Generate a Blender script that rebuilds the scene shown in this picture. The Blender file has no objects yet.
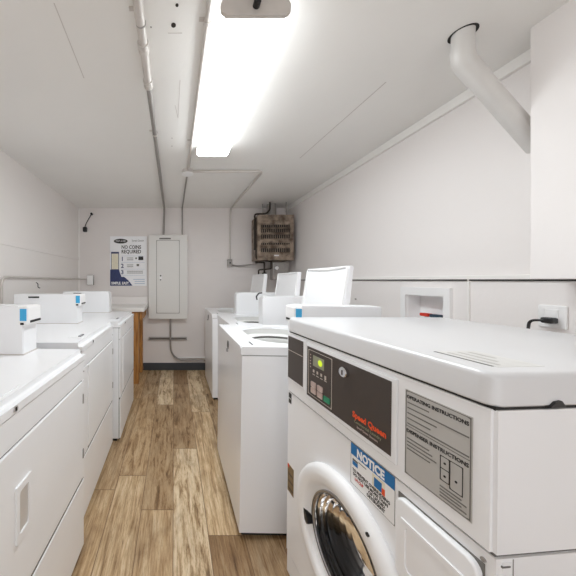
import bpy, bmesh, math, random
from mathutils import Vector, Matrix
random.seed(7)
PI = math.pi
SC = bpy.context.scene
COL = SC.collection

# ---------------------------------------------------------------- camera, world, lights, exposure
CAM_H = 1.30
cd = bpy.data.cameras.new('camera'); cam = bpy.data.objects.new('camera', cd); COL.objects.link(cam)
cam.location = (0, 0, CAM_H); cam.rotation_euler = (PI/2, 0, 0)
cd.sensor_fit = 'HORIZONTAL'; cd.sensor_width = 36; cd.lens = 36*256/576
cd.shift_x = (288-174)/576; cd.shift_y = -8/576; cd.clip_start = .02
SC.camera = cam
w = bpy.data.worlds.new('world'); SC.world = w; w.use_nodes = True
w.node_tree.nodes['Background'].inputs[0].default_value = (.95, .97, 1, 1)
w.node_tree.nodes['Background'].inputs[1].default_value = .25
ld = bpy.data.lights.new('doorway_daylight', 'AREA'); ld.shape = 'RECTANGLE'; ld.size = 2.4; ld.size_y = 2.0  # added fill light behind the viewer, no known source there
ld.energy = 3.5; ld.color = (.97, .98, 1)
lo = bpy.data.objects.new('doorway_daylight', ld); COL.objects.link(lo)
lo.location = (.1, -1.62, 1.2); lo.rotation_euler = (PI/2, 0, 0)
LAMP = 7.8
SC.view_settings.view_transform = 'Standard'; SC.view_settings.look = 'None'
SC.view_settings.gamma = 1; SC.view_settings.exposure = 1.74
SC.cycles.max_bounces = 14; SC.cycles.diffuse_bounces = 9
SC.view_settings.use_curve_mapping = False

# ---------------------------------------------------------------- materials
def s2l(c):
    return tuple(((v/255)/12.92 if v/255 <= .04045 else ((v/255+.055)/1.055)**2.4) for v in c)
def mat(name, rgb, rough=.5, metal=0, var=.04, scale=6, bump=0, coat=0, bscale=60, emit=0, alpha_spec=None):
    m = bpy.data.materials.new(name); m.use_nodes = True
    nt = m.node_tree; n = nt.nodes; l = nt.links; b = n['Principled BSDF']
    tc = n.new('ShaderNodeTexCoord'); nz = n.new('ShaderNodeTexNoise'); nz.inputs['Scale'].default_value = scale
    nz.inputs['Detail'].default_value = 4
    l.new(tc.outputs['Object'], nz.inputs['Vector'])
    cr = n.new('ShaderNodeMix'); cr.data_type = 'RGBA'
    c = s2l(rgb)
    cr.inputs[6].default_value = (*[min(1, v*(1-var)) for v in c], 1)
    cr.inputs[7].default_value = (*[min(1, v*(1+var)) for v in c], 1)
    l.new(nz.outputs['Fac'], cr.inputs[0]); l.new(cr.outputs[2], b.inputs['Base Color'])
    b.inputs['Roughness'].default_value = rough; b.inputs['Metallic'].default_value = metal
    b.inputs['Coat Weight'].default_value = coat; b.inputs['Coat Roughness'].default_value = .15
    if bump:
        n2 = n.new('ShaderNodeTexNoise'); n2.inputs['Scale'].default_value = bscale; n2.inputs['Detail'].default_value = 3
        l.new(tc.outputs['Object'], n2.inputs['Vector'])
        bp = n.new('ShaderNodeBump'); bp.inputs['Strength'].default_value = bump; bp.inputs['Distance'].default_value = .01
        l.new(n2.outputs['Fac'], bp.inputs['Height']); l.new(bp.outputs[0], b.inputs['Normal'])
    if emit:
        b.inputs['Emission Color'].default_value = (*c, 1); b.inputs['Emission Strength'].default_value = emit
    return m
M = {}
M['enamel'] = mat('white enamel', (245, 246, 248), .28, var=.015, coat=.3)
M['enamel2'] = mat('white enamel panel', (243, 244, 246), .32, var=.015, coat=.2)
M['plastic'] = mat('white plastic', (243, 243, 243), .4, var=.01)
M['enamel_dim'] = mat('white enamel dimmed', (224, 225, 227), .3, var=.01, coat=.3)  # enamel darkened to offset the lamp's glare on the top
M['ceiling'] = mat('painted ceiling', (238, 237, 234), .6, var=.05, scale=1.6, bump=.12, bscale=14)
M['wall'] = mat('painted wall board', (240, 236, 234), .55, var=.03, scale=1.3, bump=.06, bscale=40)
M['walll'] = mat('painted wall board pinkish', (239, 235, 232), .55, var=.03, scale=1.3, bump=.06, bscale=40)
M['wallb'] = mat('painted back wall', (231, 226, 224), .6, var=.05, scale=2, bump=.1, bscale=30)
M['trim'] = mat('painted trim', (242, 240, 237), .5, var=.02)
M['base'] = mat('dark cove base', (66, 70, 74), .5, var=.1)
M['gap'] = mat('dark gap', (40, 38, 36), .8)
M['black'] = mat('black plastic', (24, 24, 26), .35)
M['rubber'] = mat('black rubber', (30, 30, 32), .5)
M['conduit'] = mat('painted conduit', (208, 203, 198), .4, metal=.2, var=.08, scale=20)
M['emt'] = mat('galvanised conduit', (158, 154, 150), .4, metal=.45, var=.12, scale=25)
M['darkpipe'] = mat('dark gas pipe', (52, 44, 38), .55, metal=.3, var=.2, scale=20)
M['panel'] = mat('panel grey paint', (226, 225, 222), .45, var=.02)
M['panelline'] = mat('panel groove', (150, 147, 143), .6)
M['steel'] = mat('brushed steel', (170, 170, 172), .25, metal=.95, var=.1, scale=30)
M['chrome'] = mat('chrome', (215, 215, 218), .12, metal=1, var=.03)
M['drum'] = mat('drum steel', (64, 64, 70), .3, metal=.9, var=.3, scale=14)
M['brown'] = mat('dark brown control film', (66, 56, 50), .4, var=.04)
M['brownline'] = mat('silver print', (200, 190, 180), .5)
M['lcd'] = mat('lcd grey', (150, 152, 128), .3)
M['lcdlit'] = mat('lit lcd spot', (206, 232, 40), .3, emit=.15)
M['btn'] = mat('rose grey keys', (196, 176, 168), .45)
M['green'] = mat('green key', (40, 140, 100), .45)
M['orange'] = mat('orange print', (236, 84, 34), .5)
M['palegreen'] = mat('grey green print', (150, 150, 120), .5)
M['blue'] = mat('notice blue', (20, 112, 176), .45)
M['white'] = mat('white print', (245, 245, 245), .5, var=.01)
M['ink'] = mat('black print', (38, 36, 36), .6)
M['inkg'] = mat('grey print', (112, 110, 106), .6)
M['red'] = mat('red print', (196, 52, 40), .5)
M['label'] = mat('silver label', (190, 188, 184), .4, metal=.2, var=.03)
M['reader'] = mat('reader blue', (64, 172, 224), .4)
M['navy'] = mat('navy print', (52, 62, 108), .5, var=.3, scale=40)
M['sky'] = mat('pale blue print', (176, 190, 212), .5, var=.1, scale=30)
M['poster'] = mat('poster paper', (246, 247, 250), .4)
M['cream'] = mat('cream print', (232, 226, 206), .5, var=.15, scale=60)
M['gold'] = mat('gold label', (128, 104, 62), .4, metal=.4, var=.3, scale=60)
M['tub'] = mat('tub plastic', (226, 226, 224), .35)
M['valver'] = mat('red valve', (206, 52, 30), .4)
M['valveb'] = mat('dark blue valve', (40, 66, 84), .4)
M['faded'] = mat('faded decal', (222, 222, 220), .5, var=.12, scale=50)
M['flue'] = mat('painted flue pipe', (216, 214, 211), .42, metal=.1, var=.06, scale=12, bump=.15, bscale=20)
M['patch'] = mat('patched plaster', (206, 202, 198), .65, var=.1, scale=30)

def wood_mat():
    m = bpy.data.materials.new('yellow pine'); m.use_nodes = True
    nt = m.node_tree; n = nt.nodes; l = nt.links; b = n['Principled BSDF']
    tc = n.new('ShaderNodeTexCoord'); mp = n.new('ShaderNodeMapping'); mp.inputs['Scale'].default_value = (40, 40, 2.5)
    nz = n.new('ShaderNodeTexNoise'); nz.inputs['Scale'].default_value = 1.6; nz.inputs['Detail'].default_value = 6
    r = n.new('ShaderNodeValToRGB'); e = r.color_ramp.elements
    e[0].position = .3; e[0].color = (*s2l((146, 92, 40)), 1); e[1].position = .7; e[1].color = (*s2l((206, 152, 88)), 1)
    l.new(tc.outputs['Object'], mp.inputs[0]); l.new(mp.outputs[0], nz.inputs['Vector']); l.new(nz.outputs['Fac'], r.inputs[0])
    l.new(r.outputs[0], b.inputs['Base Color']); b.inputs['Roughness'].default_value = .5
    return m
M['pine'] = wood_mat()

def heater_mat():
    m = bpy.data.materials.new('rusty brown enamel'); m.use_nodes = True
    nt = m.node_tree; n = nt.nodes; l = nt.links; b = n['Principled BSDF']
    tc = n.new('ShaderNodeTexCoord'); nz = n.new('ShaderNodeTexNoise'); nz.inputs['Scale'].default_value = 14; nz.inputs['Detail'].default_value = 8
    r = n.new('ShaderNodeValToRGB'); e = r.color_ramp.elements
    e[0].position = .35; e[0].color = (*s2l((92, 76, 63)), 1); e[1].position = .62; e[1].color = (*s2l((158, 142, 126)), 1)
    l.new(tc.outputs['Object'], nz.inputs['Vector']); l.new(nz.outputs['Fac'], r.inputs[0]); l.new(r.outputs[0], b.inputs['Base Color'])
    b.inputs['Roughness'].default_value = .5; b.inputs['Metallic'].default_value = .25
    return m
M['heater'] = heater_mat()

def floor_mat():
    PW, PL = .18, 1.22
    m = bpy.data.materials.new('distressed wood planks'); m.use_nodes = True
    nt = m.node_tree; n = nt.nodes; l = nt.links; b = n['Principled BSDF']
    def math_(op, a, bb=None, c=None):
        q = n.new('ShaderNodeMath'); q.operation = op
        for i, v in enumerate((a, bb, c)):
            if v is None: continue
            if isinstance(v, (int, float)): q.inputs[i].default_value = v
            else: l.new(v, q.inputs[i])
        return q.outputs[0]
    tc = n.new('ShaderNodeTexCoord'); sp = n.new('ShaderNodeSeparateXYZ'); l.new(tc.outputs['Object'], sp.inputs[0])
    px = math_('DIVIDE', math_('ADD', sp.outputs[0], .005+9*PW), PW); row = math_('FLOOR', px); fx = math_('FRACT', px)
    wn = n.new('ShaderNodeTexWhiteNoise'); wn.noise_dimensions = '1D'; l.new(math_('ADD', row, 3.7), wn.inputs['W'])
    py = math_('ADD', math_('DIVIDE', sp.outputs[1], PL), math_('MULTIPLY', wn.outputs['Value'], 1.0)); col = math_('FLOOR', py); fy = math_('FRACT', py)
    cb = n.new('ShaderNodeCombineXYZ'); l.new(row, cb.inputs[0]); l.new(col, cb.inputs[1])
    w2 = n.new('ShaderNodeTexWhiteNoise'); w2.noise_dimensions = '3D'; l.new(cb.outputs[0], w2.inputs['Vector'])
    # grain coordinates shifted per plank
    sh = n.new('ShaderNodeVectorMath'); sh.operation = 'MULTIPLY_ADD'
    l.new(w2.outputs['Color'], sh.inputs[0]); sh.inputs[1].default_value = (7, 9, 5); l.new(tc.outputs['Object'], sh.inputs[2])
    def noise(scale3, s, det, rgh=.55, dist=0):
        mp = n.new('ShaderNodeMapping'); mp.inputs['Scale'].default_value = scale3; l.new(sh.outputs[0], mp.inputs[0])
        z = n.new('ShaderNodeTexNoise'); z.inputs['Scale'].default_value = s; z.inputs['Detail'].default_value = det
        z.inputs['Roughness'].default_value = rgh; z.inputs['Distortion'].default_value = dist
        l.new(mp.outputs[0], z.inputs['Vector']); return z.outputs['Fac']
    grain = noise((16, 1.1, 1), 4, 9, .7, .5)
    fine = noise((70, 5, 1), 3.5, 9, .8, .4)
    blotch = noise((2.2, 1.0, 1), 3.2, 5, .6, .5)
    rough_ = noise((15, 2.0, 1), 2.2, 10, .76, .45)
    def ramp(f, stops):
        r = n.new('ShaderNodeValToRGB'); e = r.color_ramp.elements
        while len(e) < len(stops): e.new(.5)
        for q, (p, c) in zip(e, stops): q.position = p; q.color = (*s2l(c), 1) if len(c) == 3 else c
        l.new(f, r.inputs[0]); return r.outputs[0]
    def mix(f, a, bb, mode='MIX'):
        q = n.new('ShaderNodeMix'); q.data_type = 'RGBA'; q.blend_type = mode
        if isinstance(f, (int, float)): q.inputs[0].default_value = f
        else: l.new(f, q.inputs[0])
        for i, v in ((6, a), (7, bb)):
            if isinstance(v, tuple): q.inputs[i].default_value = (*s2l(v), 1)
            else: l.new(v, q.inputs[i])
        return q.outputs[2]
    c1 = ramp(grain, [(.32, (112, 82, 52)), (.42, (180, 150, 112)), (.53, (214, 190, 154)), (.66, (238, 224, 196))])
    c2 = ramp(rough_, [(.34, (104, 80, 54)), (.43, (176, 148, 112)), (.50, (224, 204, 172)), (.64, (244, 232, 208))])
    sel = ramp(w2.outputs['Value'], [(.35, (.15, .15, .15, 1)), (.7, (1, 1, 1, 1))])
    c = mix(sel, c1, c2)
    tint = ramp(w2.outputs['Value'], [(0, (206, 192, 178)), (.3, (255, 250, 242)), (.5, (222, 208, 194)), (.75, (255, 252, 246)), (1, (255, 255, 252))])
    c = mix(.9, c, tint, 'MULTIPLY')
    bl = ramp(blotch, [(.32, (.62, .57, .52, 1)), (.5, (1, 1, 1, 1))])
    c = mix(.8, c, bl, 'MULTIPLY')
    fr = ramp(fine, [(.36, (.5, .43, .36, 1)), (.48, (1, 1, 1, 1))])
    c = mix(.85, c, fr, 'MULTIPLY')
    sc2 = n.new('ShaderNodeSeparateColor'); l.new(w2.outputs['Color'], sc2.inputs[0])
    tone = ramp(sc2.outputs[1], [(0, (196, 182, 166)), (.4, (238, 230, 220)), (.7, (255, 255, 255)), (1, (255, 255, 255))])
    c = mix(1.0, c, tone, 'MULTIPLY')
    # plank joints
    jx = math_('MINIMUM', fx, math_('SUBTRACT', 1, fx)); jy = math_('MINIMUM', fy, math_('SUBTRACT', 1, fy))
    jx = math_('LESS_THAN', jx, .013); jy = math_('LESS_THAN', jy, .0018)
    c = mix(math_('MULTIPLY', math_('MAXIMUM', jx, jy), .8), c, (112, 84, 58))
    l.new(c, b.inputs['Base Color']); b.inputs['Roughness'].default_value = .42
    bp = n.new('ShaderNodeBump'); bp.inputs['Strength'].default_value = .15; bp.inputs['Distance'].default_value = .004
    l.new(grain, bp.inputs['Height']); l.new(bp.outputs[0], b.inputs['Normal'])
    return m
M['floor'] = floor_mat()

def glass_mat():
    m = bpy.data.materials.new('door glass'); m.use_nodes = True
    b = m.node_tree.nodes['Principled BSDF']; b.inputs['Base Color'].default_value = (.045, .05, .07, 1)
    b.inputs['Roughness'].default_value = .03; b.inputs['Transmission Weight'].default_value = 1; b.inputs['IOR'].default_value = 1.45
    return m
M['glass'] = glass_mat()
def lens_mat(E, nm):
    m = bpy.data.materials.new(nm); m.use_nodes = True
    nt = m.node_tree; b = nt.nodes['Principled BSDF']
    b.inputs['Base Color'].default_value = (.9, .9, .9, 1)
    b.inputs['Emission Color'].default_value = (.93, .975, 1, 1); b.inputs['Emission Strength'].default_value = E
    return m
M['lens'] = lens_mat(LAMP, 'lit diffuser')
M['lens_side'] = lens_mat(LAMP*.3, 'lit diffuser side')

# ---------------------------------------------------------------- mesh helpers
def obj(name, bm, m, parent=None, loc=None, smooth=False):
    bmesh.ops.recalc_face_normals(bm, faces=bm.faces)
    me = bpy.data.meshes.new(name); bm.to_mesh(me); bm.free()
    if smooth:
        for p in me.polygons: p.use_smooth = True
    if isinstance(m, (list, tuple)):
        for q in m: me.materials.append(M[q])
    else: me.materials.append(M[m])
    o = bpy.data.objects.new(name, me); COL.objects.link(o)
    if parent: o.parent = parent
    if loc: o.location = loc
    if smooth:
        try:
            me.set_sharp_from_angle(angle=math.radians(38))
        except Exception: pass
    return o
def tag(o, label=None, cat=None, group=None, kind=None):
    if label: o['label'] = label
    if cat: o['category'] = cat
    if group: o['group'] = group
    if kind: o['kind'] = kind
    return o
def thing(name, label, cat, loc=(0, 0, 0), rz=0, group=None):
    o = bpy.data.objects.new(name, None); o.empty_display_size = .1; COL.objects.link(o)
    o.location = loc; o.rotation_euler = (0, 0, rz)
    return tag(o, label, cat, group)
def copy_tree(o, parent=None):
    c = o.copy(); COL.objects.link(c)
    if parent: c.parent = parent
    for ch in list(o.children): copy_tree(ch, c)
    return c
def struct(name, bm, m, parent=None, **k):
    o = obj(name, bm, m, parent, **k)
    if not parent: o['kind'] = 'structure'
    return o
def add_box(bm, a, b, bev=0, seg=2, mi=0):
    a, b = [min(p, q) for p, q in zip(a, b)], [max(p, q) for p, q in zip(a, b)]
    r = bmesh.ops.create_cube(bm, size=1)
    vs = r['verts']
    for v in vs:
        v.co = Vector([a[i] + (v.co[i]+.5)*(b[i]-a[i]) for i in range(3)])
    fs = set(f for v in vs for f in v.link_faces)
    for f in fs: f.material_index = mi
    if bev:
        es = list(set(e for v in vs for e in v.link_edges))
        bmesh.ops.bevel(bm, geom=es, offset=bev, segments=seg, affect='EDGES', profile=.5)
    return bm
def box(a, b, bev=0, seg=2):
    return add_box(bmesh.new(), a, b, bev, seg)
def fillet(pts, rad, n=6):
    pts = [Vector(p) for p in pts]
    if not rad or len(pts) < 3: return pts
    out = [pts[0]]
    for i in range(1, len(pts)-1):
        p, a, b = pts[i], pts[i-1]-pts[i], pts[i+1]-pts[i]
        r = min(rad, a.length*.49, b.length*.49)
        s, e = p+a.normalized()*r, p+b.normalized()*r
        for k in range(n+1):
            t = k/n; out.append(s*(1-t)**2 + p*2*t*(1-t) + e*t*t)
    out.append(pts[-1]); return out
def add_tube(bm, pts, r, rad=0, n=16, cap=True):
    pts = fillet(pts, rad); rings = []
    t0 = (pts[1]-pts[0]).normalized(); up = Vector((0, 0, 1)) if abs(t0.z) < .9 else Vector((1, 0, 0))
    u = t0.cross(up).normalized()
    for i, p in enumerate(pts):
        t = (pts[min(i+1, len(pts)-1)]-pts[max(i-1, 0)]).normalized()
        u = (u-t*u.dot(t)).normalized(); v = t.cross(u)
        rr = r[i] if isinstance(r, (list, tuple)) else r
        rings.append([bm.verts.new(p+(u*math.cos(2*PI*k/n)+v*math.sin(2*PI*k/n))*rr) for k in range(n)])
    for a, b in zip(rings, rings[1:]):
        for k in range(n): bm.faces.new((a[k], a[(k+1) % n], b[(k+1) % n], b[k]))
    if cap: bm.faces.new(rings[0]); bm.faces.new(list(reversed(rings[-1])))
    return bm
def tube(pts, r, rad=0, n=16): return add_tube(bmesh.new(), pts, r, rad, n)
def add_lathe(bm, prof, axis='Y', c=(0, 0, 0), n=64, close=False):
    """prof: list of (radius, height along axis)."""
    rings = []
    for (r, h) in prof:
        ring = []
        for k in range(n):
            a = 2*PI*k/n; x, y = r*math.cos(a), r*math.sin(a)
            p = (x, h, y) if axis == 'Y' else ((x, y, h) if axis == 'Z' else (h, x, y))
            ring.append(bm.verts.new(Vector(p)+Vector(c)))
        rings.append(ring)
    pr = list(zip(rings, rings[1:])) + ([(rings[-1], rings[0])] if close else [])
    for a, b in pr:
        for k in range(n): bm.faces.new((a[k], a[(k+1) % n], b[(k+1) % n], b[k]))
    return bm, rings
def slab(x0, x1, y0, y1, z0, z1, rc, re, k=8):
    def loop(ins, z):
        out = []; rr = max(rc-ins, .001)
        for cx, cy, a0 in ((x1-rc, y1-rc, 0), (x0+rc, y1-rc, PI/2), (x0+rc, y0+rc, PI), (x1-rc, y0+rc, 1.5*PI)):
            for i in range(k+1):
                a = a0+PI/2*i/k; out.append((cx+rr*math.cos(a), cy+rr*math.sin(a), z))
        return out
    bm = bmesh.new(); hs = [(re*.3, z0), (0, z0+re*.3)]
    hs += [(re*(1-math.cos(t)), z1-re+re*math.sin(t)) for t in [PI/2*j/5 for j in range(6)]]
    R = [[bm.verts.new(p) for p in loop(i, z)] for i, z in hs]; n = len(R[0])
    for a, b in zip(R, R[1:]):
        for i in range(n): bm.faces.new((a[i], a[(i+1) % n], b[(i+1) % n], b[i]))
    bm.faces.new(R[0]); bm.faces.new(R[-1][::-1]); bmesh.ops.recalc_face_normals(bm, faces=bm.faces); return bm
def disc(c, r, h, axis='Y', n=32, bev=.15):
    bm = bmesh.new(); b = min(r, abs(h))*bev; sg = 1 if h > 0 else -1
    _, rg = add_lathe(bm, [(r, 0), (r, h-sg*b), (r-b, h)], axis, c, n)
    bm.faces.new(rg[0]); bm.faces.new(list(reversed(rg[-1]))); return bm
def ring_plate(rect, hole, t0, t1, conv, bm=None, N=64, bot=True):
    """rect (a0,b0,a1,b1) with a hole r(angle) around its own centre c; conv(a,b,t)->xyz"""
    bm = bm or bmesh.new()
    a0, b0, a1, b1 = rect; (ca, cb, rf) = hole
    an = [2*PI*k/N for k in range(N)] + [math.atan2(y-cb, x-ca) % (2*PI) for x in (a0, a1) for y in (b0, b1)]
    an = sorted(set(round(x, 6) for x in an)); L = []
    for th in an:
        dx, dy = math.cos(th), math.sin(th)
        ts = []
        if dx > 1e-9: ts.append((a1-ca)/dx)
        if dx < -1e-9: ts.append((a0-ca)/dx)
        if dy > 1e-9: ts.append((b1-cb)/dy)
        if dy < -1e-9: ts.append((b0-cb)/dy)
        t = min(ts); r = rf(th)
        L.append([bm.verts.new(conv(ca+dx*t, cb+dy*t, t0)), bm.verts.new(conv(ca+dx*t, cb+dy*t, t1)),
                  bm.verts.new(conv(ca+dx*r, cb+dy*r, t1)), bm.verts.new(conv(ca+dx*r, cb+dy*r, t0))])
    n = len(L)
    for i in range(n):
        p, q = L[i], L[(i+1) % n]
        for j in range(4 if bot else 3): bm.faces.new((p[j], q[j], q[(j+1) % 4], p[(j+1) % 4]))
    return bm
def rrect(hw, hh, p=5):
    return lambda th: 1/((abs(math.cos(th)/hw)**p + abs(math.sin(th)/hh)**p)**(1/p))
def prism(poly, axis, h0, h1, bev=0):
    """poly 2D points extruded along axis; for X:(y,z) Y:(x,z) Z:(x,y)"""
    bm = bmesh.new()
    def P(p, h): return (h, p[0], p[1]) if axis == 'X' else ((p[0], h, p[1]) if axis == 'Y' else (p[0], p[1], h))
    A = [bm.verts.new(P(p, h0)) for p in poly]; B = [bm.verts.new(P(p, h1)) for p in poly]; n = len(poly)
    bm.faces.new(A); bm.faces.new(list(reversed(B)))
    for i in range(n): bm.faces.new((A[i], A[(i+1) % n], B[(i+1) % n], B[i]))
    if bev: bmesh.ops.bevel(bm, geom=list(bm.edges), offset=bev, segments=2, affect='EDGES')
    return bm
def text(name, s, size, m, parent, o, xd=(1, 0, 0), ud=(0, 0, 1), align='LEFT', sx=1, bold=0, fitw=None):
    cu = bpy.data.curves.new(name, 'FONT'); cu.body = s; cu.size = size; cu.align_x = align; cu.extrude = .0002; cu.offset = bold
    cu.resolution_u = 2
    t = bpy.data.objects.new(name, cu); COL.objects.link(t)
    dg = bpy.context.evaluated_depsgraph_get(); me = bpy.data.meshes.new_from_object(t.evaluated_get(dg)); bpy.data.objects.remove(t)
    if fitw:
        xs = [v.co.x for v in me.vertices]; sx = fitw/(max(xs)-min(xs))
    xd, ud = Vector(xd), Vector(ud); z = xd.cross(ud)
    mt = Matrix(((xd.x*sx, ud.x, z.x, o[0]), (xd.y*sx, ud.y, z.y, o[1]), (xd.z*sx, ud.z, z.z, o[2]), (0, 0, 0, 1)))
    me.transform(mt); me.materials.clear(); me.materials.append(M[m])
    q = bpy.data.objects.new(name, me); COL.objects.link(q); q.parent = parent
    return q

# ---------------------------------------------------------------- room shell
XL, XR, YB, YF, ZC = -1.38, 1.62, 3.70, -1.70, 2.34
struct('floor', box((XL-.1, YF-.1, -.05), (XR+.2, YB+.1, 0)), 'floor')
ceil = struct('ceiling', box((XL-.1, YF-.1, ZC), (XR+.2, YB+.1, ZC+.05)), 'ceiling')
struct('wall_left', box((XL-.1, YF-.1, 0), (XL, YB+.1, ZC)), 'walll')
struct('wall_back', box((XL, YB, 0), (XR, YB+.1, ZC)), 'wallb')
# laundry supply box recess in the right wall
LB = (1.49, 1.02, 1.81, 1.255)
wr = ring_plate((YF-.1, 0, YB+.1, ZC), (1.65, 1.117, rrect(.126, .084, 60)), XR, XR+.16, lambda a, b, t: (t, a, b), N=96)
struct('wall_right', wr, 'wall')
# unseen front wall, with an opening added to let fill light in
bm = bmesh.new()
add_box(bm, (XL, YF-.1, 0), (-1.1, YF, ZC)); add_box(bm, (1.3, YF-.1, 0), (XR, YF, ZC)); add_box(bm, (-1.1, YF-.1, 2.2), (1.3, YF, ZC))
struct('wall_front', bm, 'wall')
# boxed chase near right
struct('wall_near_right', box((1.47, -.6, 1.3035), (XR, 1.057, ZC), .003), 'wall')
# trims
bm = bmesh.new(); add_box(bm, (1.604, YF, 1.306), (XR, YB, 1.335), .003); add_box(bm, (1.612, YF, 1.297), (XR, YB, 1.303))
struct('trim_1', box((1.60, YF, 1.303), (XR, YB, 1.325), .003), 'trim')
struct('trim_2', box((1.598, 1.06, ZC-.055), (XR, YB, ZC), .003), 'trim')
struct('trim_3', box((XL, YF, 1.585), (XL+.010, YB, 1.625), .003), 'walll')
struct('trim_4', box((XL+.02, YB-.003, 1.585), (-.37, YB, 1.600), .001), 'wallb')
struct('trim_8', box((.20, YB-.004, 1.585), (XR, YB, 1.600), .002), 'wallb')
struct('trim_5', box((1.612, 1.399, .1), (XR, 1.409, 1.303), .001), 'trim')
struct('trim_6', box((XL, YB-.010, 0.1), (XL+.02, YB, ZC), .002), 'trim')
struct('trim_7', box((1.613, YF, 1.2955), (XR, YB, 1.303)), 'gap')
struct('baseboard_back', box((XL, YB-.012, 0), (XR, YB, .105), .004), 'base')
struct('baseboard_left', box((XL, YF, 0), (XL+.012, YB, .105), .004), 'base')
struct('baseboard_right', box((XR-.012, YF, 0), (XR, YB, .105), .004), 'base')
# patched seams and screw holes of the ceiling
def seam(pts, wd, m='patch', name='seam'):
    bm = bmesh.new()
    for (x0, y0), (x1, y1) in zip(pts, pts[1:]):
        d = Vector((x1-x0, y1-y0, 0)); nn = Vector((-d.y, d.x, 0)).normalized()*wd/2
        q = [Vector((x0, y0, ZC-.001))+nn, Vector((x0, y0, ZC-.001))-nn, Vector((x1, y1, ZC-.001))-nn, Vector((x1, y1, ZC-.001))+nn]
        lo_ = [bm.verts.new(v) for v in q]; hi = [bm.verts.new(v+Vector((0, 0, .001))) for v in q]
        bm.faces.new(lo_); bm.faces.new(hi[::-1])
        for i in range(4): bm.faces.new((lo_[i], lo_[(i+1) % 4], hi[(i+1) % 4], hi[i]))
    obj(name, bm, m, ceil)
def cpt(x, y):  # a point of the ceiling plane read off the photograph
    Y = (ZC-CAM_H)*256/(280-y); return ((x-174)*Y/256, Y)
seam([cpt(54, 3), cpt(84, 78)], .004)
seam([cpt(178, 118), cpt(180, 80)], .003); seam([cpt(175, 105), cpt(178, 118)], .003)
seam([cpt(300, 158), cpt(386, 82)], .006)
seam([cpt(168, 33), cpt(182, 33)], .003)
for p, r in (((177, 5), .006), ((173.5, 25), .010), ((172, 138), .004), ((172, 146), .004), ((151, 27), .003)):
    x, y = cpt(*p); obj('screw_hole', disc((x, y, ZC), r, -.002, 'Z', 12), 'darkpipe' if r > .005 else 'emt', ceil)

# ---------------------------------------------------------------- ceiling lamps
def fixture():
    t = thing('ceiling_lamp', 'lit white fluorescent wraparound lamp on the ceiling above the aisle', 'ceiling lamp', (.300, .94, ZC))
    L = 1.06
    obj('housing', box((-.115, .01, -.03), (.115, L-.01, 0), .004), 'enamel2', t)
    poly = [(-.112, -.022), (-.124, -.038), (-.120, -.060), (-.105, -.072), (.105, -.072), (.120, -.060), (.124, -.038), (.112, -.022)]
    df = obj('diffuser', prism(poly, 'Y', .008, L-.008), ('lens', 'lens_side'), t)
    for p in df.data.polygons: p.material_index = 0 if p.normal.z < -.75 else 1
    pc = [(-.116, -.004), (-.130, -.030), (-.127, -.062), (-.108, -.077), (.108, -.077), (.127, -.062), (.130, -.030), (.116, -.004)]
    for y in (-.006, L-.008):
        obj('end_cap', prism(pc, 'Y', y, y+.014, .003), 'conduit', t)
    k = obj('end_knob', disc((0, -.006, -.040), .013, -.02, 'Y'), 'black', t)
    obj('nipple', tube([(0, -.005, -.012), (0, -.09, -.012)], .012), 'emt', t)
    return t
f0 = fixture()

# ---------------------------------------------------------------- ceiling conduits
def strap(t, x, y, r, z, ax='Y'):
    bm = bmesh.new()
    if ax == 'Y':
        add_lathe(bm, [(r+.0005, -.008), (r+.003, -.008), (r+.003, .008), (r+.0005, .008)], 'Y', (x, y, z), 20, True)
        add_box(bm, (x-r-.022, y-.008, ZC-.003), (x+r*.2, y+.008, ZC))
    obj('strap', bm, 'conduit', t)
zc1 = ZC-.022
t = thing('ceiling_conduit', 'thick painted conduit along the ceiling dropping into the electrical panel', 'pipe', (-.14, .4, zc1), 0)
t.location = (0, 0, 0)
obj('wide_pipe', tube([(-.128, -1.6, zc1), (-.133, 1.32, zc1)], .019), 'conduit', t, smooth=True)
obj('narrow_pipe', tube([(-.133, 1.32, zc1), (-.140, YB-.035, zc1), (-.150, YB-.035, 1.93)], .0145, .07), 'emt', t, smooth=True)
for y in (1.015, 1.118, 1.323):
    bm = bmesh.new(); add_lathe(bm, [(.0145, -.022), (.024, -.022), (.025, -.008), (.022, 0), (.025, .008), (.024, .022), (.0145, .022)], 'Y', (-.133, y, zc1), 24, True)
    if y > 1.02: obj('coupling', bm, 'conduit', t, smooth=True)
    else:
        bm.free(); bm = bmesh.new(); add_lathe(bm, [(.0185, -.003), (.0205, -.002), (.0205, .002), (.0185, .003)], 'Y', (-.131, y, zc1), 24, True)
        obj('joint_ring', bm, 'emt', t)
for y in (.98, 1.78): strap(t, -.133, y, .017, zc1)
t = thing('ceiling_conduit', 'thin painted conduit beside the lamp ending at a round junction box', 'pipe')
z2 = ZC-.013
obj('pipe', tube([(.135, -1.6, z2), (.132, 2.38, z2)], .0115), 'conduit', t, smooth=True)
for y in (1.02, 1.9): strap(t, .134, y, .012, z2)
t = thing('junction_box', 'round white junction box on the ceiling past the far end of lamp', 'junction box', (.128, 2.42, ZC))
obj('body', disc((0, 0, 0), .05, -.036, 'Z', 32), 'conduit', t, smooth=True)
obj('cover', disc((0, 0, -.036), .056, -.006, 'Z', 32), 'plastic', t)
t = thing('wall_conduit', 'thin grey conduit from the round ceiling box down into the panel top', 'pipe')
obj('pipe', tube([(.128, 2.46, z2), (.120, YB-.02, z2), (.120, YB-.02, 1.93)], .009, .04), 'emt', t, smooth=True)
t = thing('ceiling_conduit', 'painted conduit crossing the ceiling sideways, then running down the back wall', 'pipe')
obj('pipe', tube([(.175, 2.42, z2), (.84, 2.42, z2), (.815, YB-.02, z2), (.80, YB-.02, 1.60)], .0125, .06), 'conduit', t, smooth=True)
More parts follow.
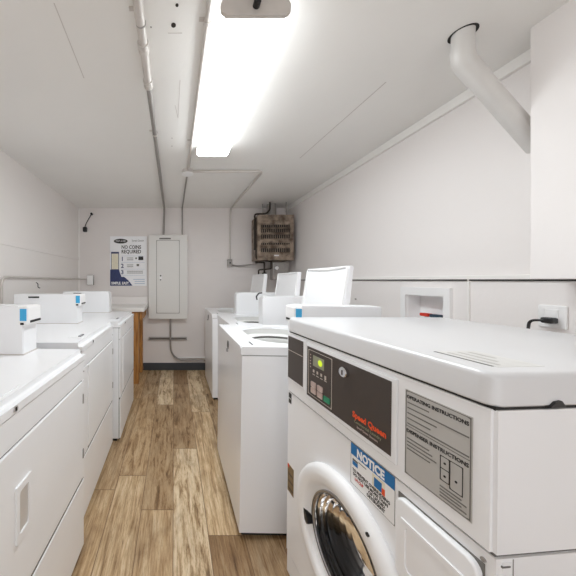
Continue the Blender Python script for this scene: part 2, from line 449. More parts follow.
t = thing('switch_box', 'small dark grey switch box on the back wall under the heater conduit', 'switch', (.80, YB, 1.54))
obj('body', box((-.032, -.05, -.055), (.032, 0, .055), .004), 'emt', t)
obj('toggle', box((-.008, -.062, -.008), (.008, -.05, .016), .002), 'black', t)
t = thing('wall_conduit', 'short dark conduit from the switch box toward the brown heater', 'pipe')
obj('pipe', tube([(.835, YB-.025, 1.51), (.95, YB-.025, 1.50), (1.13, YB-.1, 1.52), (1.16, YB-.22, 1.55)], .010, .05), 'emt', t, smooth=True)

# ---------------------------------------------------------------- electrical panel
t = thing('electrical_panel', 'tall pale grey metal breaker panel on the back wall', 'electrical panel', (-.085, YB-.001, .765))
obj('cabinet', box((-.262, -.10, 0), (.262, 0, 1.16), .004), 'panel', t)
obj('cover', box((-.272, -.108, -.010), (.272, -.10, 1.17), .003), 'panel', t)
d = obj('door', box((-.155, -.114, .075), (.155, -.108, 1.085), .002), 'panel', t)
bm = ring_plate((-.163, .067, .163, 1.093), (0, .58, rrect(.157, .507, 40)), -.1085, -.1095, lambda a, b, tt: (a, tt, b), N=160)
obj('door_gap', bm, 'panelline', t)
lt = obj('latch', box((-.118, -.120, .525), (-.086, -.114, .610), .003), 'plastic', t)
obj('latch_slot', box((-.112, -.123, .585), (-.092, -.120, .605), .001), 'black', lt)
obj('latch_tab', box((-.112, -.123, .530), (-.092, -.120, .545), .001), 'black', lt)
obj('rating_label', box((-.12, -.110, 1.105), (.04, -.108, 1.125)), 'inkg', t)
t = thing('poster', 'white notice poster about paying without coins left of the electrical panel', 'poster', (-.658, YB-.003, 1.215))
obj('sheet', box((-.265, -.006, 0), (.265, -.001, .715)), 'poster', t)
def pb(name, x0, z0, x1, z1, m, y=-.0072): return obj(name, box((x0, y, z0), (x1, -.006, z1)), m, t)
pb('phone_frame', -.25, .20, -.135, .49, 'navy'); pb('phone_screen', -.242, .24, -.143, .465, 'cream', -.0080)
obj('blue_corner', prism([(-.262, .003), (.06, .003), (.0, .08), (-.06, .13), (-.1, .13), (-.135, .235), (-.262, .235)], 'Y', -.0085, -.006), 'navy', t)
obj('badge', prism([(math.cos(a)*.1-.11, math.sin(a)*.034+.645) for a in [2*PI*k/28 for k in range(28)]], 'Y', -.0075, -.006), 'ink', t)
text('badge_text', 'SPEED QUEEN', .03, 'white', t, (-.185, -.008, .636), fitw=.15)
text('header', 'NO COINS', .072, 'ink', t, (-.10, -.0075, .535), bold=.0015, fitw=.28)
text('header', 'REQUIRED', .072, 'ink', t, (-.10, -.0075, .470), bold=.0015, fitw=.28)
text('small_brand', 'Speed Queen', .04, 'inkg', t, (.05, -.0075, .64), fitw=.17)
for i, z in enumerate((.36, .26, .17)):
    text('number', str(i+1), .085, 'navy', t, (-.108, -.0075, z), bold=.002)
    for k in range(2): pb('text_line', -.02, z+.012+k*.026, .07 if i < 2 else .21, z+.020+k*.026, 'inkg')
pb('icon', .145, .372, .215, .425, 'ink'); pb('icon', .10, .385, .125, .41, 'inkg'); pb('icon', .12, .285, .155, .315, 'inkg')
for z in (.335, .24, .15, .43): pb('rule_line', -.1, z, .235, z+.003, 'sky')
for k in range(3): pb('text_line', .09-.02*(k == 2), .03+k*.03, .235, .038+k*.03, 'sky')
text('footer', 'SIMPLE. EASY.', .052, 'white', t, (-.245, -.0092, .022), bold=.002, fitw=.26)

t = thing('wall_rail', 'grey metal strut rail fixed low on the back wall under the panel', 'rail', (-.09, YB, .46))
obj('channel', box((-.275, -.03, -.02), (.275, 0, .02), .003), 'emt', t)
obj('slot', box((-.26, -.0315, -.005), (.26, -.03, .005)), 'darkpipe', t)
t = thing('wall_conduit', 'bent dark conduit from the panel bottom curving along the low back wall', 'pipe')
obj('pipe', tube([(-.05, YB-.047, .755), (-.05, YB-.047, .155), (.62, YB-.047, .155)], .0125, .22), 'emt', t, smooth=True)
t = thing('wall_conduit', 'white pipe running low along the back wall behind the washers', 'pipe')
obj('pipe', tube([(.05, YB-.022, .185), (1.5, YB-.022, .185)], .009), 'plastic', t, smooth=True)
t = thing('wall_bracket', 'small black clamp with a dangling rod high on the left of back wall', 'bracket', (-1.27, YB, 2.05))
obj('clamp', box((-.035, -.05, -.06), (.02, 0, .01), .012), 'black', t)
obj('clamp_arm', tube([(-.01, -.04, -.01), (.02, -.055, .06), (.085, -.02, .2)], .006, .03), 'black', t)
obj('clamp_knob', disc((.085, 0, .2), .017, -.035, 'Y'), 'black', t)
t = thing('outlet_box', 'small white outlet box on the back wall near the left corner', 'outlet', (-1.20, YB, 1.30))
obj('box_body', box((-.047, -.04, -.072), (.047, 0, .072), .005), 'emt', t)
obj('cover_plate', box((-.043, -.046, -.068), (.043, -.04, .068), .003), 'plastic', t)
t = thing('wall_conduit', 'thin painted conduit along the left wall turning down behind the dryers', 'pipe')
obj('pipe', tube([(XL+.02, 2.02, .9), (XL+.02, 2.02, 1.325), (XL+.02, YB-.02, 1.315), (-1.24, YB-.02, 1.312)], .010, .07), 'conduit', t, smooth=True)
t = thing('wall_hook', 'tiny black screw hook on the left wall below the conduit', 'hook', (XL, 2.56, 1.245))
obj('hook', tube([(0, 0, .03), (.02, 0, .02), (.02, 0, -.02), (.035, .01, -.025)], .004, .01, 8), 'black', t)

# ---------------------------------------------------------------- unit heater
t = thing('unit_heater', 'rusty brown louvred gas heater hung under the ceiling in the back corner', 'heater', (1.332, 3.50, 1.56), math.radians(-3))
# local: front at y=-.17, back +.15
HW, HH = .232, .590
bm = bmesh.new(); add_box(bm, (-HW, -.14, 0), (HW, .15, HH), .012)
obj('casing', bm, 'heater', t)
obj('face_frame', ring_plate((-HW, 0, HW, HH), (0.0, .30, rrect(.185, .225, 40)), -.165, -.14, lambda a, b, tt: (a, tt, b), N=96), 'heater', t)
obj('core', box((-.185, -.146, .07), (.185, -.14, .53)), 'gap', t)
rows = [(.130, .026), (.214, .012), (.308, .026), (.386, .025), (.446, .019)]
edges = [.07]+[v for z, h in rows for v in (z-h, z+h)]+[.53]
for lo2, hi2 in zip(edges[::2], edges[1::2]):
    obj('louvre', prism([(-.146, lo2), (-.146, hi2), (-.158, hi2), (-.168, (lo2+hi2)/2), (-.158, lo2)], 'X', -.184, .184), 'heater', t)
for z, h in rows:
    for k in range(13):
        x = -.165+k*.0275
        obj('fin', box((x-.0035, -.156, z-h), (x+.0035, -.146, z+h)), 'heater', t)
obj('nameplate', box((-.02, -.168, .050), (.045, -.1645, .068), .002), 'chrome', t)
obj('black_trim', tube([(-HW-.008, -.12, HH-.03), (-HW-.008, -.12, .02), (-.05, -.13, -.018)], .009, .03), 'darkpipe', t)
t = thing('flue_pipe', 'short grey vent pipe rising from the brown heater to the ceiling', 'pipe', (1.34, 3.52, 2.15))
obj('pipe', tube([(0, 0, 0), (0, 0, ZC-2.15)], .062, n=24), 'emt', t, smooth=True)
obj('cap', disc((0, 0, .0), .085, .03, 'Z'), 'heater', t)
for i, (x, y) in enumerate(((1.21, 3.50), (1.50, 3.42))):
    t = thing('hanger_rod', ('left' if i == 0 else 'right')+' threaded rod holding the brown heater to the ceiling', 'rod', (x, y, 2.15), 0, 'heater hanger rods')
    obj('rod', tube([(0, 0, 0), (0, 0, ZC-2.15)], .007), 'emt', t)
    obj('bracket', box((-.02, -.02, 0), (.02, .02, .014), .002), 'darkpipe', t)
t = thing('gas_pipe', 'black gas pipe on top of the brown heater bent along its edge', 'pipe')
obj('pipe', tube([(1.078, 3.42, 1.70), (1.078, 3.42, 2.18), (1.23, 3.40, 2.18), (1.28, 3.42, 2.24), (1.28, 3.42, ZC)], .012, .03), 'darkpipe', t, smooth=True)
t = thing('gas_pipe', 'dark gas pipe with valve hanging below the brown heater', 'pipe')
obj('pipe', tube([(1.08, 3.40, 1.535), (1.20, 3.40, 1.535), (1.20, 3.40, 1.10), (1.20, 3.6, 1.0)], .012, .02), 'darkpipe', t, smooth=True)
obj('branch', tube([(1.30, 3.42, 1.55), (1.30, 3.42, 1.45), (1.13, 3.42, 1.435), (1.13, 3.42, 1.36)], .010, .02), 'darkpipe', t, smooth=True)
v = obj('valve', box((1.175, 3.37, 1.34), (1.225, 3.43, 1.40), .01), 'darkpipe', t)
obj('union', disc((1.20, 3.40, 1.22), .02, .035, 'Z'), 'darkpipe', t)
t = thing('gas_valve', 'grey gas control box under the brown heater beside the wall', 'valve box', (1.37, 3.46, 1.30))
obj('body', box((-.05, -.05, 0), (.16, .06, .24), .008), 'emt', t)
obj('regulator', disc((-.01, -.05, .16), .028, -.03, 'Y'), 'chrome', t)

# ---------------------------------------------------------------- work table in the left back corner
t = thing('work_table', 'white topped work table with pine legs in the back left corner', 'table', (-.865, 3.45, 0))
obj('tabletop', box((-.51, -.29, .905), (.495, .235, .955), .006), 'trim', t)
obj('backsplash', box((-.51, .215, .955), (.495, .235, 1.06), .004), 'wall', t)
for x, y in ((.315, -.25), (-.42, -.25), (-.42, .15), (.315, .15)):
    obj('leg', box((x-.0, y, 0), (x+.105, y+.09, .905), .005), 'pine', t)
obj('apron', box((.43, -.24, .80), (.468, .22, .905), .003), 'pine', t)
obj('apron', box((-.32, -.245, .81), (.34, -.21, .905), .003), 'pine', t)

# ---------------------------------------------------------------- right wall details
t = thing('laundry_supply_box', 'white recessed laundry water box in the right wall', 'supply box', (XR, 1.65, 1.02))
cv = lambda a, b, tt: (tt, a, b)
obj('frame', ring_plate((-.162, -.022, .162, .232), (0, .097, rrect(.125, .083, 60)), -.018, -.0, cv, N=96), 'plastic', t)
bm = bmesh.new(); add_box(bm, (.085, -.135, .01), (.09, .135, .185)); add_box(bm, (0, -.127, .01), (.085, -.122, .185)); add_box(bm, (0, .122, .01), (.085, .127, .185))
add_box(bm, (0, -.127, .01), (.085, .127, .015)); add_box(bm, (0, -.127, .179), (.085, .127, .185))
obj('recess', bm, 'plastic', t)
for y, m, lb in ((.035, 'valver', 'red valve handle'), (-.03, 'valveb', 'dark blue valve handle')):
    q = obj('valve', tube([(.045, y, .015), (.045, y, .042)], .012), 'chrome', t)
    h = obj('valve_handle', box((.02, y-.028, .041), (.06, y+.028, .062), .006), m, t); h['label'] = lb
t = thing('power_outlet', 'white outlet plate on the right wall with a black plug in it', 'outlet', (XR, 1.093, 1.14))
obj('cover_plate', box((-.008, -.042, -.045), (0, .042, .052), .004), 'plastic', t)
obj('receptacle', box((-.011, -.02, -.03), (-.008, .02, .035), .003), 'plastic', t)
t = thing('power_plug', 'black plug and cord in the outlet on the right wall', 'plug', (XR-.011, 1.085, 1.128))
obj('plug_body', box((-.032, -.016, -.012), (0, .020, .013), .006), 'black', t)
obj('cord', tube([(-.028, .008, 0), (-.040, .045, -.004), (-.04, .05, -.05), (-.02, .055, -.3)], .005, .03), 'black', t, smooth=True)
t = thing('wall_screw', 'tiny dark screw in the right wall below the rail left of supply box', 'screw', (XR, 2.28, 1.13))
obj('screw_head', disc((0, 0, 0), .008, -.006, 'X'), 'emt', t)
# flue through ceiling and into the chase
t = thing('vent_pipe', 'thick white vent pipe elbowing from the ceiling into the right wall box', 'pipe')
P0, P1, P2 = Vector((1.214, 1.075, ZC)), Vector((1.220, 1.085, 2.235)), Vector((1.60, 1.125, 1.885))
obj('riser', tube([P0, P0.lerp(P1, .55), P0.lerp(P1, .62)], [.035, .035, .035], n=32), 'flue', t, smooth=True)
el = [P0.lerp(P1, .55), P1+Vector((.005, 0, -.01)), P1.lerp(P2, .22)]
obj('elbow', tube(el, .0375, .08, 32), 'flue', t, smooth=True)
obj('slanted_pipe', tube([P1.lerp(P2, .16), P2], .035, n=32), 'flue', t, smooth=True)
bm = bmesh.new(); add_lathe(bm, [(.034, 0), (.045, 0), (.045, -.003), (.034, -.003)], 'Z', (1.219, 1.080, ZC), 32, True)
obj('ceiling_cutout', bm, 'gap', t)

# ---------------------------------------------------------------- dryers (left row)
def meter_case(t, x0, x1, y0, y1, z0, z1):
    """coin/card meter case; front at y0"""
    c = obj('meter_case', prism([(y0, z0), (y0, z1-.022), (y0+.022, z1), (y1, z1), (y1, z0)], 'X', x0, x1, .003), 'enamel2', t)
    obj('case_base', box((x0-.002, y0-.004, z0-.001), (x1+.002, y1, z0+.006), .001), 'conduit', c)
    return c
def reader(t, x0, x1, y, z, near):
    """card reader on the top front corner of the case; near = -1 or 1, the side that carries the blue sticker"""
    r = obj('card_reader', box((x0-.008, y-.030, z), (x1+.008, y+.014, z+.088), .010), 'plastic', t)
    xa = x0-.0085 if near < 0 else x1+.0075
    obj('blue_sticker', box((xa-.0005, y-.024, z+.022), (xa+.0015, y+.006, z+.076)), 'reader', r)
    obj('card_slot', box((x0+.01, y-.032, z+.012), (x1-.002, y-.029, z+.022)), 'black', r)
    obj('slot_tab', box((xa-.001, y-.012, z+.004), (xa+.0018, y+.004, z+.014)), 'black', r)
    return r
def make_dryer():
    W, D, H = .34, .715, .963
    t = thing('dryer', '', 'dryer')
    obj('cabinet', box((-W+.002, .012, .02), (W-.002, D, .913), .006), 'enamel', t)
    obj('toe_base', box((-W+.01, .03, 0), (W-.01, D-.02, .02)), 'gap', t)
    bm = box((-W, -.004, .9165), (W, D, H), 0)
    bmesh.ops.bevel(bm, geom=[e for e in bm.edges if all(v.co.z > H-.001 and v.co.y < .01 for v in e.verts)], offset=.024, segments=5, affect='EDGES')
    obj('top', bm, 'enamel', t, smooth=True)
    obj('top_gap', box((-W+.006, .006, .912), (W-.006, D-.01, .9175)), 'gap', t)
    obj('front_frame', box((-W+.003, .0035, .02), (W-.003, .014, .912)), 'inkg', t)
    obj('upper_panel', box((-W+.002, 0, .824), (W-.002, .012, .912), .002), 'enamel2', t)
    d = obj('door', box((-W+.100, -.004, .362), (W-.028, .010, .819), .004), 'enamel2', t)
    for xa, xb in ((-W+.002, -W+.097), (W-.025, W-.002)): obj('front_stile', box((xa, .0, .352), (xb, .012, .821), .002), 'enamel2', t)
    hd = obj('handle', ring_plate((-W+.170, .535, -W+.240, .700), (-W+.205, .6175, rrect(.022, .062, 14)), -.0035, -.010, lambda a, b, tt: (a, tt, b), N=64), 'enamel2', d)
    obj('recess_shade', box((-W+.183, -.0052, .553), (-W+.227, -.0042, .682)), 'conduit', hd)  # flat plate, greyed for the shade inside the recess
    for z in (.475, .735): obj('hinge', box((W-.030, -.007, z-.022), (W-.022, .002, z+.022), .001), 'emt', t)
    obj('lower_panel', box((-W+.002, 0, .022), (W-.002, .012, .342), .006), 'enamel2', t)
    lk = obj('key_lock', disc((-W+.170, -.004, .930), .009, -.004, 'Y', 20), 'chrome', t)
    obj('keyhole', box((-W+.168, -.0095, .925), (-W+.172, -.0078, .935)), 'black', lk)
    for x in (.333,): obj('panel_screw', disc((x-.004, 0, .86), .004, -.002, 'Y', 10), 'emt', t)
    ll = obj('lint_lid', box((-W+.10, .035, H-.001), (-W+.25, .115, H+.004), .002), 'enamel2', t)
    obj('lint_handle', box((-W+.115, .045, H+.004), (-W+.17, .062, H+.010), .002), 'steel', ll)
    obj('control_hood', prism([(D-.15, H-.001), (D-.11, 1.10), (D, 1.11), (D, H-.001)], 'X', -W+.01, W-.118, .004), 'enamel2', t)
    meter_case(t, W-.110, W-.004, .236, D-.005, H-.001, 1.182)
    obj('case_lock', box((W-.113, .52, 1.155), (W-.109, .60, 1.166)), 'black', t)
    return t
DG = 'white dryers along the left wall'
dr = make_dryer()
dspec = [((-.452, .905, 0), 'white front loading dryer on the left nearest the viewer, with recessed door handle'),
         ((-.479, 1.668, .012), 'middle white dryer of the left row, between the nearest dryer and farthest one'),
         ((-.432, 2.400, 0), 'farthest white dryer of the left row, next to the pine table leg')]
dryers = []
for i, (loc, lab) in enumerate(dspec):
    o = dr if i == 0 else copy_tree(dr)
    o.location = loc; o.rotation_euler = (0, 0, PI/2-(.049 if i == 0 else 0)); o['label'] = lab; o['group'] = DG
    dryers.append(o)
for ch in dryers[1].children:
    if ch.name.startswith('toe_base'): ch.location.z = -.012
for o in dryers[1:]:
    for d in o.children:
        if d.name.startswith('door'):
            for h in list(d.children):
                for q in list(h.children): bpy.data.objects.remove(q)
                bpy.data.objects.remove(h)

for o in dryers[:2]: reader(o, .235, .328, .242, 1.095, -1)

# ---------------------------------------------------------------- top-loading washers (right row)
def make_washer():
    W, D, H = .325, .69, .93
    t = thing('washer', '', 'washing machine')
    bm = ring_plate((-W, 0, W, D), (0, D/2, rrect(W-.012, D/2-.012, 60)), .03, .885, lambda a, b, tt: (a, b, tt), N=96)
    obj('cabinet', bm, 'enamel', t)
    obj('toe_base', box((-W+.015, .015, .006), (W-.015, D-.015, .03)), 'gap', t)
    for sx in (-1, 1):
        for y in (.05, D-.05): obj('foot', disc((sx*(W-.05), y, 0), .02, .03, 'Z', 16), 'rubber', t)
    obj('top_gap', ring_plate((-W+.004, .004, W-.004, D-.004), (0, D/2, rrect(W-.014, D/2-.014, 60)), .885, .889, lambda a, b, tt: (a, b, tt), N=96), 'panelline', t)
    bm = ring_plate((-W, -.006, W, D), (.0, .325, rrect(.235, .215, 2.8)), .889, H, lambda a, b, tt: (a, b, tt), N=96)
    es = [e for e in bm.edges if all(v.co.z > H-.001 for v in e.verts) and len(e.link_faces) == 2 and any(abs(f.calc_center_median().z-H) > .005 for f in e.link_faces)]
    bmesh.ops.bevel(bm, geom=es, offset=.009, segments=3, affect='EDGES')
    obj('top', bm, 'enamel', t, smooth=True)
    # well and tub
    rf = rrect(.232, .212, 2.8); rc = lambda q: (lambda a: q)
    def funnel(loops):
        bm = bmesh.new()
        R = [[bm.verts.new((f(a)*math.cos(a), .325+f(a)*math.sin(a), z)) for a in [2*PI*k/64 for k in range(64)]] for f, z in loops]
        for a, b in zip(R, R[1:]):
            for k in range(64): bm.faces.new((a[k], a[(k+1) % 64], b[(k+1) % 64], b[k]))
        return bm, R
    obj('splash_shelf', funnel([(rf, .919), (rf, .884), (rc(.196), .880), (rc(.190), .876)])[0], 'tub', t, smooth=True)
    obj('tub_gap', funnel([(rc(.1905), .877), (rc(.194), .872), (rc(.190), .858)])[0], 'inkg', t, smooth=True)
    bm, R = funnel([(rc(.199), .872), (rc(.190), .861), (rc(.186), .85), (rc(.195), .80), (rc(.2), .45)]); bm.faces.new(R[-1])
    obj('tub', bm, 'tub', t, smooth=True)
    obj('agitator', add_lathe(bmesh.new(), [(.001, .82), (.035, .81), (.045, .7), (.07, .5), (.14, .46)], 'Z', (0, .325, 0), 32)[0], 'plastic', t, smooth=True)
    # lid, open against the hood
    lid = obj('lid', prism([(.585, .934), (.553+.0, .945), (.612, 1.368), (.628, 1.372), (.637, 1.362), (.60, .934)], 'X', -.23, .205, .003), 'enamel', t)
    bm = bmesh.new()
    def L(x, k, off=-.005):
        a = Vector((x, .556, .955)); b = Vector((x, .613, 1.366)); p = a.lerp(b, k); return (p.x, p.y+off, p.z)
    add_tube(bm, [L(-.222, 0), L(-.222, 1), L(-.1, .985), L(0, .975), L(.1, .985), L(.197, 1), L(.197, 0), L(-.222, 0)], .006, .015, 8)
    obj('lid_rim', bm, 'plastic', lid, smooth=True)
    for x in (-.18, .18): obj('lid_hinge', disc((x, .578, .935), .012, .02, 'X', 12), 'steel', lid)
    obj('control_hood', prism([(D-.10, H-.001), (D-.06, 1.10), (D+.0, 1.11), (D+.0, H-.001)], 'X', -W+.01, W-.12, .004), 'enamel2', t)
    # meter case at the near end
    meter_case(t, W-.112, W-.006, .295, D+.03, H-.001, 1.182)
    # front emblem and lock
    em = obj('emblem', prism([(math.cos(a)*.020+.0, math.sin(a)*.026+.858) for a in [2*PI*k/24 for k in range(24)]], 'Y', -.004, .001), 'steel', t)
    obj('emblem_face', prism([(math.cos(a)*.013+.0, math.sin(a)*.018+.858) for a in [2*PI*k/24 for k in range(24)]], 'Y', -.006, -.004), 'inkg', em)
    obj('key', box((-.004, -.012, .815), (.004, -.001, .835)), 'steel', em)
    obj('opening_clip', box((W-.10, .06, H-.001), (W-.04, .068, H+.003), .001), 'steel', t)
    return t
WG = 'top loading washers along the right wall'
wa = make_washer()
wspec = [((.326, 1.605, .006), 'nearest top loading washer with open lid, standing behind the front loading washer'),
         ((.470, 2.425, 0), 'middle top loading washer with open lid, set slightly back toward the wall'),
         ((.415, 3.085, 0), 'farthest top loading washer with open lid, nearest the heater corner')]
for i, (loc, lab) in enumerate(wspec):
    o = wa if i == 0 else copy_tree(wa)
    o.location = loc; o.rotation_euler = (-.016 if i == 0 else 0, 0, -PI/2); o['label'] = lab; o['group'] = WG
    if i:
        for ch in o.children:
            if ch.name.startswith('meter_case'): ch.location.y -= .035; ch.location.z = -.018

for ch in wa.children:
    nm = ch.name.split('.')[0]
    if nm == 'cabinet': ch.scale.z = 1.0342; ch.location.z = -.001
    elif nm in ('meter_case', 'control_hood'): ch.location.z = -.012; ch.location.y -= .02 if nm == 'meter_case' else 0
    elif nm not in ('toe_base', 'foot', 'lid'): ch.location.z = .030
    elif nm == 'lid': ch.location.z = .012
reader(wa, .220, .315, .290, 1.078, 1)

t = thing('cable', 'short black cable end looped over the meter box of the middle washer', 'cable')
obj('cord', tube([(.672, 2.07, 1.140), (.668, 2.08, 1.165), (.70, 2.11, 1.192), (.74, 2.16, 1.19), (.76, 2.22, 1.19)], .006, .02, 8), 'black', t, smooth=True)
# ---------------------------------------------------------------- front-loading washer
th = math.atan2(-.996, .0897)+math.radians(-.4)
F = thing('front_loading_washer', 'large white front loading washer with dark control strip at the right foreground', 'washing machine', (.519, .781, .004), th)
F.rotation_euler = (-.012, 0, th)
W, D = .340, .72
X = lambda s: s-.34
dc = (-.006, .464)   # door centre
cvf = lambda a, b, tt: (a, tt, b)
cab = bmesh.new()
add_box(cab, (-W, .012, .03), (-W+.012, D, .812)); add_box(cab, (W-.012, .012, .03), (W, D, .812)); add_box(cab, (-W+.012, D-.012, .03), (W-.012, D, .812)); add_box(cab, (-W+.012, .012, .03), (W-.012, D-.012, .042))
obj('cabinet', cab, 'enamel', F)
obj('front_panel', ring_plate((-W, .125, W, .812), (dc[0], dc[1], lambda a: .152), 0.0, .012, cvf, N=96), 'enamel', F)
obj('kick_panel', box((-W, .002, .03), (W, .012, .119), .002), 'enamel2', F)
obj('foot_base', box((-W+.02, .03, 0), (W-.02, D-.02, .03)), 'gap', F)
bm = box((-W, -.004, .819), (W, D, 1.069))
es = [e for e in bm.edges if abs(e.verts[0].co.z-e.verts[1].co.z) > .1 and e.verts[0].co.y < .1]
bmesh.ops.bevel(bm, geom=es, offset=.006, segments=4, affect='EDGES')
obj('control_section', bm, 'enamel', F, smooth=True)
obj('seam_gap', box((-W+.004, .004, .811), (W-.004, D-.004, .820)), 'inkg', F)
obj('seam_gap', box((-W+.003, .001, 1.068), (W-.003, D-.004, 1.0745)), 'gap', F)
bm = slab(-W-.002, W+.002, -.008, D+.01, 1.0745, 1.134, .024, .012)
lid = obj('top', bm, 'enamel_dim', F, smooth=True)
dcl = obj('faded_decal', box((.205, .045, 1.1338), (.310, .145, 1.1345)), 'faded', F); dcl['label'] = 'faded grey decal'
obj('decal_edge', box((.205, .040, 1.1338), (.305, .045, 1.1347)), 'inkg', dcl)
for k in range(3): obj('decal_line', box((.215, .06+.026*k, 1.1344), (.30-.02*k, .067+.026*k, 1.1348)), 'label', dcl)
obj('lid_clip', prism([(.094, 1.074), (.106, 1.084), (.118, 1.086), (.128, 1.074)], 'X', W-.001, W+.006), 'black', F)
# side lower panel marks
obj('side_plate', box((W-.0005, .012, .775), (W+.0015, .030, .806), .0003), 'enamel2', F)
obj('small_mark', box((W+.0, .010, .798), (W+.002, .026, .801)), 'inkg', F)
obj('side_seam', box((W-.0005, .033, .10), (W+.0006, .0345, .81)), 'panelline', F)
obj('panel_screw', disc((W-.016, 0, .795), .004, -.003, 'Y', 12), 'emt', F)
# control strip bezel + films
y0 = -.004
obj('bezel', box((X(.003), y0-.004, .868), (X(.137), y0, 1.064), .0035), 'enamel2', F)
obj('bezel', box((X(.139), y0-.004, .848), (X(.505), y0, 1.056), .0035), 'enamel2', F)
obj('left_film', box((X(.012), y0-.0055, .878), (X(.121), y0-.004, 1.055), .0005), 'brown', F)
obj('film_line', box((X(.014), y0-.0062, .995), (X(.119), y0-.0055, .9975)), 'brownline', F)
mf = obj('control_film', box((X(.148), y0-.0055, .862), (X(.492), y0-.004, 1.046), .0005), 'brown', F)
fr = ring_plate((X(.158), .872, X(.284), 1.037), (X(.221), .9545, rrect(.0615, .081, 50)), y0-.0055, y0-.0066, cvf, N=96)
obj('keypad_border', fr, 'brownline', mf)
lc = obj('display', box((X(.186), y0-.0068, .984), (X(.245), y0-.0055, 1.022)), 'lcd', mf)
obj('display_spot', disc((X(.226), y0-.0068, 1.004), .011, -.0006, 'Y', 20), 'lcdlit', lc)
for k in range(5): obj('indicator', disc((X(.170), y0-.0055, .975+.011*k), .0025, -.001, 'Y', 10), 'btn', mf)
for i in range(4): obj('symbol', box((X(.185+.021*i), y0-.0062, .960-.004*(i == 3)), (X(.193+.021*i), y0-.0055, .970)), 'brownline', mf)
for i in range(4): obj('symbol', box((X(.183+.021*i), y0-.0062, .951), (X(.196+.021*i), y0-.0055, .9535)), 'brownline', mf)
for i in range(2):
    for j in range(2): obj('key_button', box((X(.176+.036*i), y0-.0075, .905-.022*j), (X(.204+.036*i), y0-.0055, .925-.022*j), .003), 'btn', mf)
obj('key_button', box((X(.246), y0-.0075, .884), (X(.276), y0-.0055, .902), .003), 'green', mf)
lk = obj('key_lock', disc((X(.343), y0-.0055, 1.016), .0155, -.012, 'Y', 32), 'chrome', F, smooth=False)
obj('keyway', box((X(.3415), y0-.0185, 1.008), (X(.3445), y0-.0172, 1.022)), 'gap', lk)
text('brand_text', 'Speed Queen', .0235, 'orange', mf, (X(.372), y0-.0062, .898), bold=.0008, fitw=.108)
text('brand_line', 'Commercial Laundry', .012, 'palegreen', mf, (X(.378), y0-.0062, .884), fitw=.088)
text('brand_line', 'Speed Queen Quantum', .009, 'btn', mf, (X(.388), y0-.0062, .873), fitw=.068)
# instruction label
lb = obj('instruction_label', box((X(.523), y0-.0012, .846), (X(.650), y0, 1.042), .0005), 'label', F); lb['label'] = 'silver instruction label'
yl = y0-.0012
def ltext(s, x, z, size, wd, m='ink', par=lb, bold=0): return text('label_text', s, size, m, par, (X(x), yl-.0004, z), fitw=wd, bold=bold)
obj('label_border', ring_plate((X(.525), .848, X(.648), 1.040), (X(.5865), .944, rrect(.0600, .0945, 60)), yl, yl-.0005, cvf, N=120), 'inkg', lb)
ltext('OPERATING INSTRUCTIONS', .5275, 1.023, .011, .117, bold=.0003)
def bar(x0, x1, z, h=.0026, m='inkg', par=lb, y=None):
    yy = yl if y is None else y
    return obj('print_line', box((X(x0), yy-.0006, z), (X(x1), yy, z+h)), m, par)
for z, x1 in ((1.012, .575), (1.000, .645), (.988, .590), (.976, .578), (.964, .645)): bar(.529, x1, z)
obj('rule_line', box((X(.526), yl-.0005, .9585), (X(.647), yl, .9598)), 'inkg', lb)
ltext('DISPENSER INSTRUCTIONS', .5275, .945, .011, .117, bold=.0003)
for z, x1 in ((.930, .576), (.922, .582), (.914, .590), (.906, .578)): bar(.529, x1, z)
obj('diagram', ring_plate((X(.597), .888, X(.614), .938), (X(.6055), .913, rrect(.0074, .0239, 60)), yl, yl-.0006, cvf, N=60), 'ink', lb)
obj('diagram', ring_plate((X(.614), .882, X(.636), .938), (X(.625), .910, rrect(.0099, .0269, 60)), yl, yl-.0006, cvf, N=60), 'ink', lb)
obj('rule_line', box((X(.598), yl-.0006, .912), (X(.613), yl, .9135)), 'ink', lb)
for x, z in ((.6055, .925), (.6055, .899), (.625, .903)): obj('diagram_dot', disc((X(x), yl, z), .0022, -.0007, 'Y', 12), 'ink', lb)
for k, x1 in enumerate((.634, .642, .634, .642)): bar(.597, x1, .874-.0065*k)
# blue NOTICE label
nl = obj('notice_label', box((X(.357), -.0012, .694), (X(.497), 0, .814), .0004), 'white', F); nl['label'] = 'white notice label with blue band'
obj('blue_band', box((X(.358), -.0018, .780), (X(.496), -.0012, .813)), 'blue', nl)
text('notice_text', 'NOTICE', .032, 'white', nl, (X(.380), -.0021, .7845), bold=.0014, fitw=.088)
obj('label_edge', ring_plate((X(.357), .694, X(.497), .814), (X(.427), .754, rrect(.0692, .0592, 60)), -.0012, -.0016, cvf, N=96), 'inkg', nl)
obj('picture', box((X(.364), -.0017, .764), (X(.383), -.0012, .770)), 'inkg', nl); obj('picture', box((X(.364), -.0018, .752), (X(.383), -.0012, .763)), 'blue', nl)
bar(.386, .412, .770, .002, 'inkg', nl, -.0012)
obj('picture_frame', box((X(.432), -.0016, .742), (X(.470), -.0012, .777), .0002), 'cream', nl)
obj('picture', box((X(.438), -.0019, .746), (X(.461), -.0016, .770)), 'blue', nl); obj('picture_hand', box((X(.461), -.0019, .743), (X(.470), -.0016, .760)), 'orange', nl)
for s, x, z, wd, m in (('TO PREVENT OVERSUDSING', .364, .734, .120, 'ink'), ('DO NOT USE MORE THAN', .366, .723, .112, 'ink'),
                       ('1/4 CUP', .372, .711, .030, 'red'), ('OF LIQUID', .420, .712, .05, 'ink'), ('DETERGENT', .415, .701, .055, 'ink')):
    text('notice_line', s, .0115, m, nl, (X(x), -.0015, z), fitw=wd, bold=.0004)
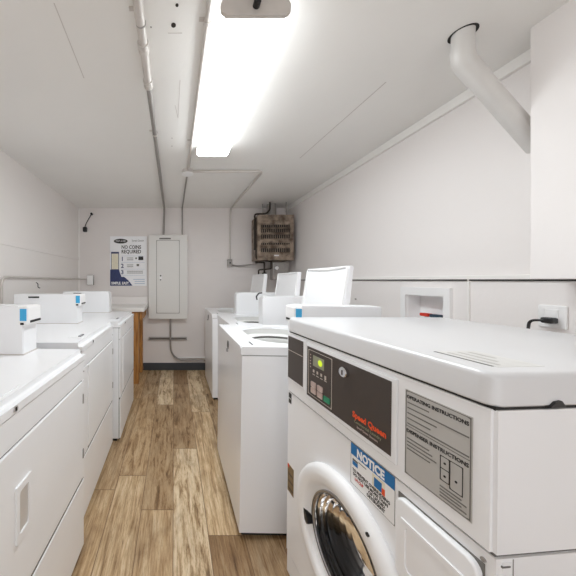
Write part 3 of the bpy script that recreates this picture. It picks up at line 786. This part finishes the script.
# small gold label, dark mark at the left edge
gl = obj('rating_label', box((X(.004), -.0012, .385), (X(.050), 0, .500), .0004), 'gold', F); gl['label'] = 'small dark gold rating label'
obj('label_corner', box((X(.004), -.0016, .486), (X(.016), -.0012, .500)), 'orange', gl)
for k in range(3): obj('label_bar', box((X(.008), -.0016, .40+.03*k), (X(.046), -.0012, .404+.03*k)), 'ink', gl)
mk = obj('ink_mark', box((X(.006), -.0012, .765), (X(.026), 0, .808)), 'ink', F)
obj('ink_bar', box((X(.008), -.0016, .783), (X(.024), -.0012, .788)), 'label', mk)
# soap drawer
bm = slab(X(.508), X(.664), .600, .786, 0, .014, .020, .005)
bm.transform(Matrix(((1, 0, 0, 0), (0, 0, -1, 0), (0, 1, 0, 0), (0, 0, 0, 1))))
so = obj('soap_drawer', bm, 'enamel', F, smooth=True)
obj('drawer_gap', box((X(.5055), -.002, .597), (X(.6665), .0, .789), .0008), 'inkg', F)
obj('drawer_handle', ring_plate((X(.526), .622, X(.650), .745), (X(.588), .684, rrect(.052, .050, 10)), -.0135, -.017, cvf, N=64), 'enamel', so)
# door: raised white ring, rubber gasket, glass bowl, drum
dx, dz = dc
def lat(name, prof, m, par, close=False, n=96, s=True):
    bm, rg = add_lathe(bmesh.new(), prof, 'Y', (dx, 0, dz), n, close); return obj(name, bm, m, par, smooth=s)
dr_ = lat('door', [(.218, .0), (.223, -.006), (.222, -.016), (.217, -.025), (.207, -.031), (.192, -.033), (.176, -.031), (.168, -.027), (.162, -.016), (.156, -.008), (.146, -.006), (.146, .0)], 'plastic', F, True)
lat('door_seal', [(.151, -.004), (.144, -.007), (.139, -.002), (.137, .02), (.139, .045), (.151, .045)], 'rubber', dr_, True)
gp = []
for i in range(30):
    k = i/29; rr = .138*math.cos(k*PI/2)+.001; yy = -.010+.095*math.sin(k*PI/2)
    gp.append((rr+.0022*math.sin(i*2.1)*(k < .8), yy))
lat('door_glass', gp+[(rr, yy-.005) for rr, yy in gp[::-1]], 'glass', dr_, True)
lat('glass_rim', [(.146, -.009), (.144, -.013), (.138, -.013), (.135, -.009), (.139, -.004), (.146, -.005)], 'steel', dr_, True)
lat('tub_gasket', [(.152, .012), (.152, .05), (.140, .055), (.136, .075), (.150, .09), (.19, .095), (.19, .012)], 'rubber', F, True)
for rr, yy in ((.134, .030), (.136, .060)): lat('streak_ring', [(rr, yy), (rr-.004, yy+.002), (rr, yy+.004), (rr+.003, yy+.002)], 'steel', F, True)  # thin steel rings added to imitate reflected streaks in the bowl
dm = lat('drum', [(.165, .095), (.175, .100), (.255, .11), (.258, .50), (.245, .52), (.001, .525)], 'drum', F)
for k in range(3):
    a = PI/2+k*2*PI/3; q = box((-.02, .13, -.05), (.02, .48, 0), .012)
    o = obj('drum_paddle', q, 'drum', dm); o.location = (dx+math.cos(a)*.255, 0, dz+math.sin(a)*.255); o.rotation_euler = (0, PI/2-a, 0)
obj('door_latch', prism([(dx-.176, dz-.045), (dx-.168, dz-.015), (dx-.150, dz-.030), (dx-.140, dz-.050), (dx-.150, dz-.058)], 'Y', -.028, -.004), 'black', dr_)
obj('door_catch', disc((.112, -.030, .632), .005, -.004, 'Y', 16), 'black', dr_)
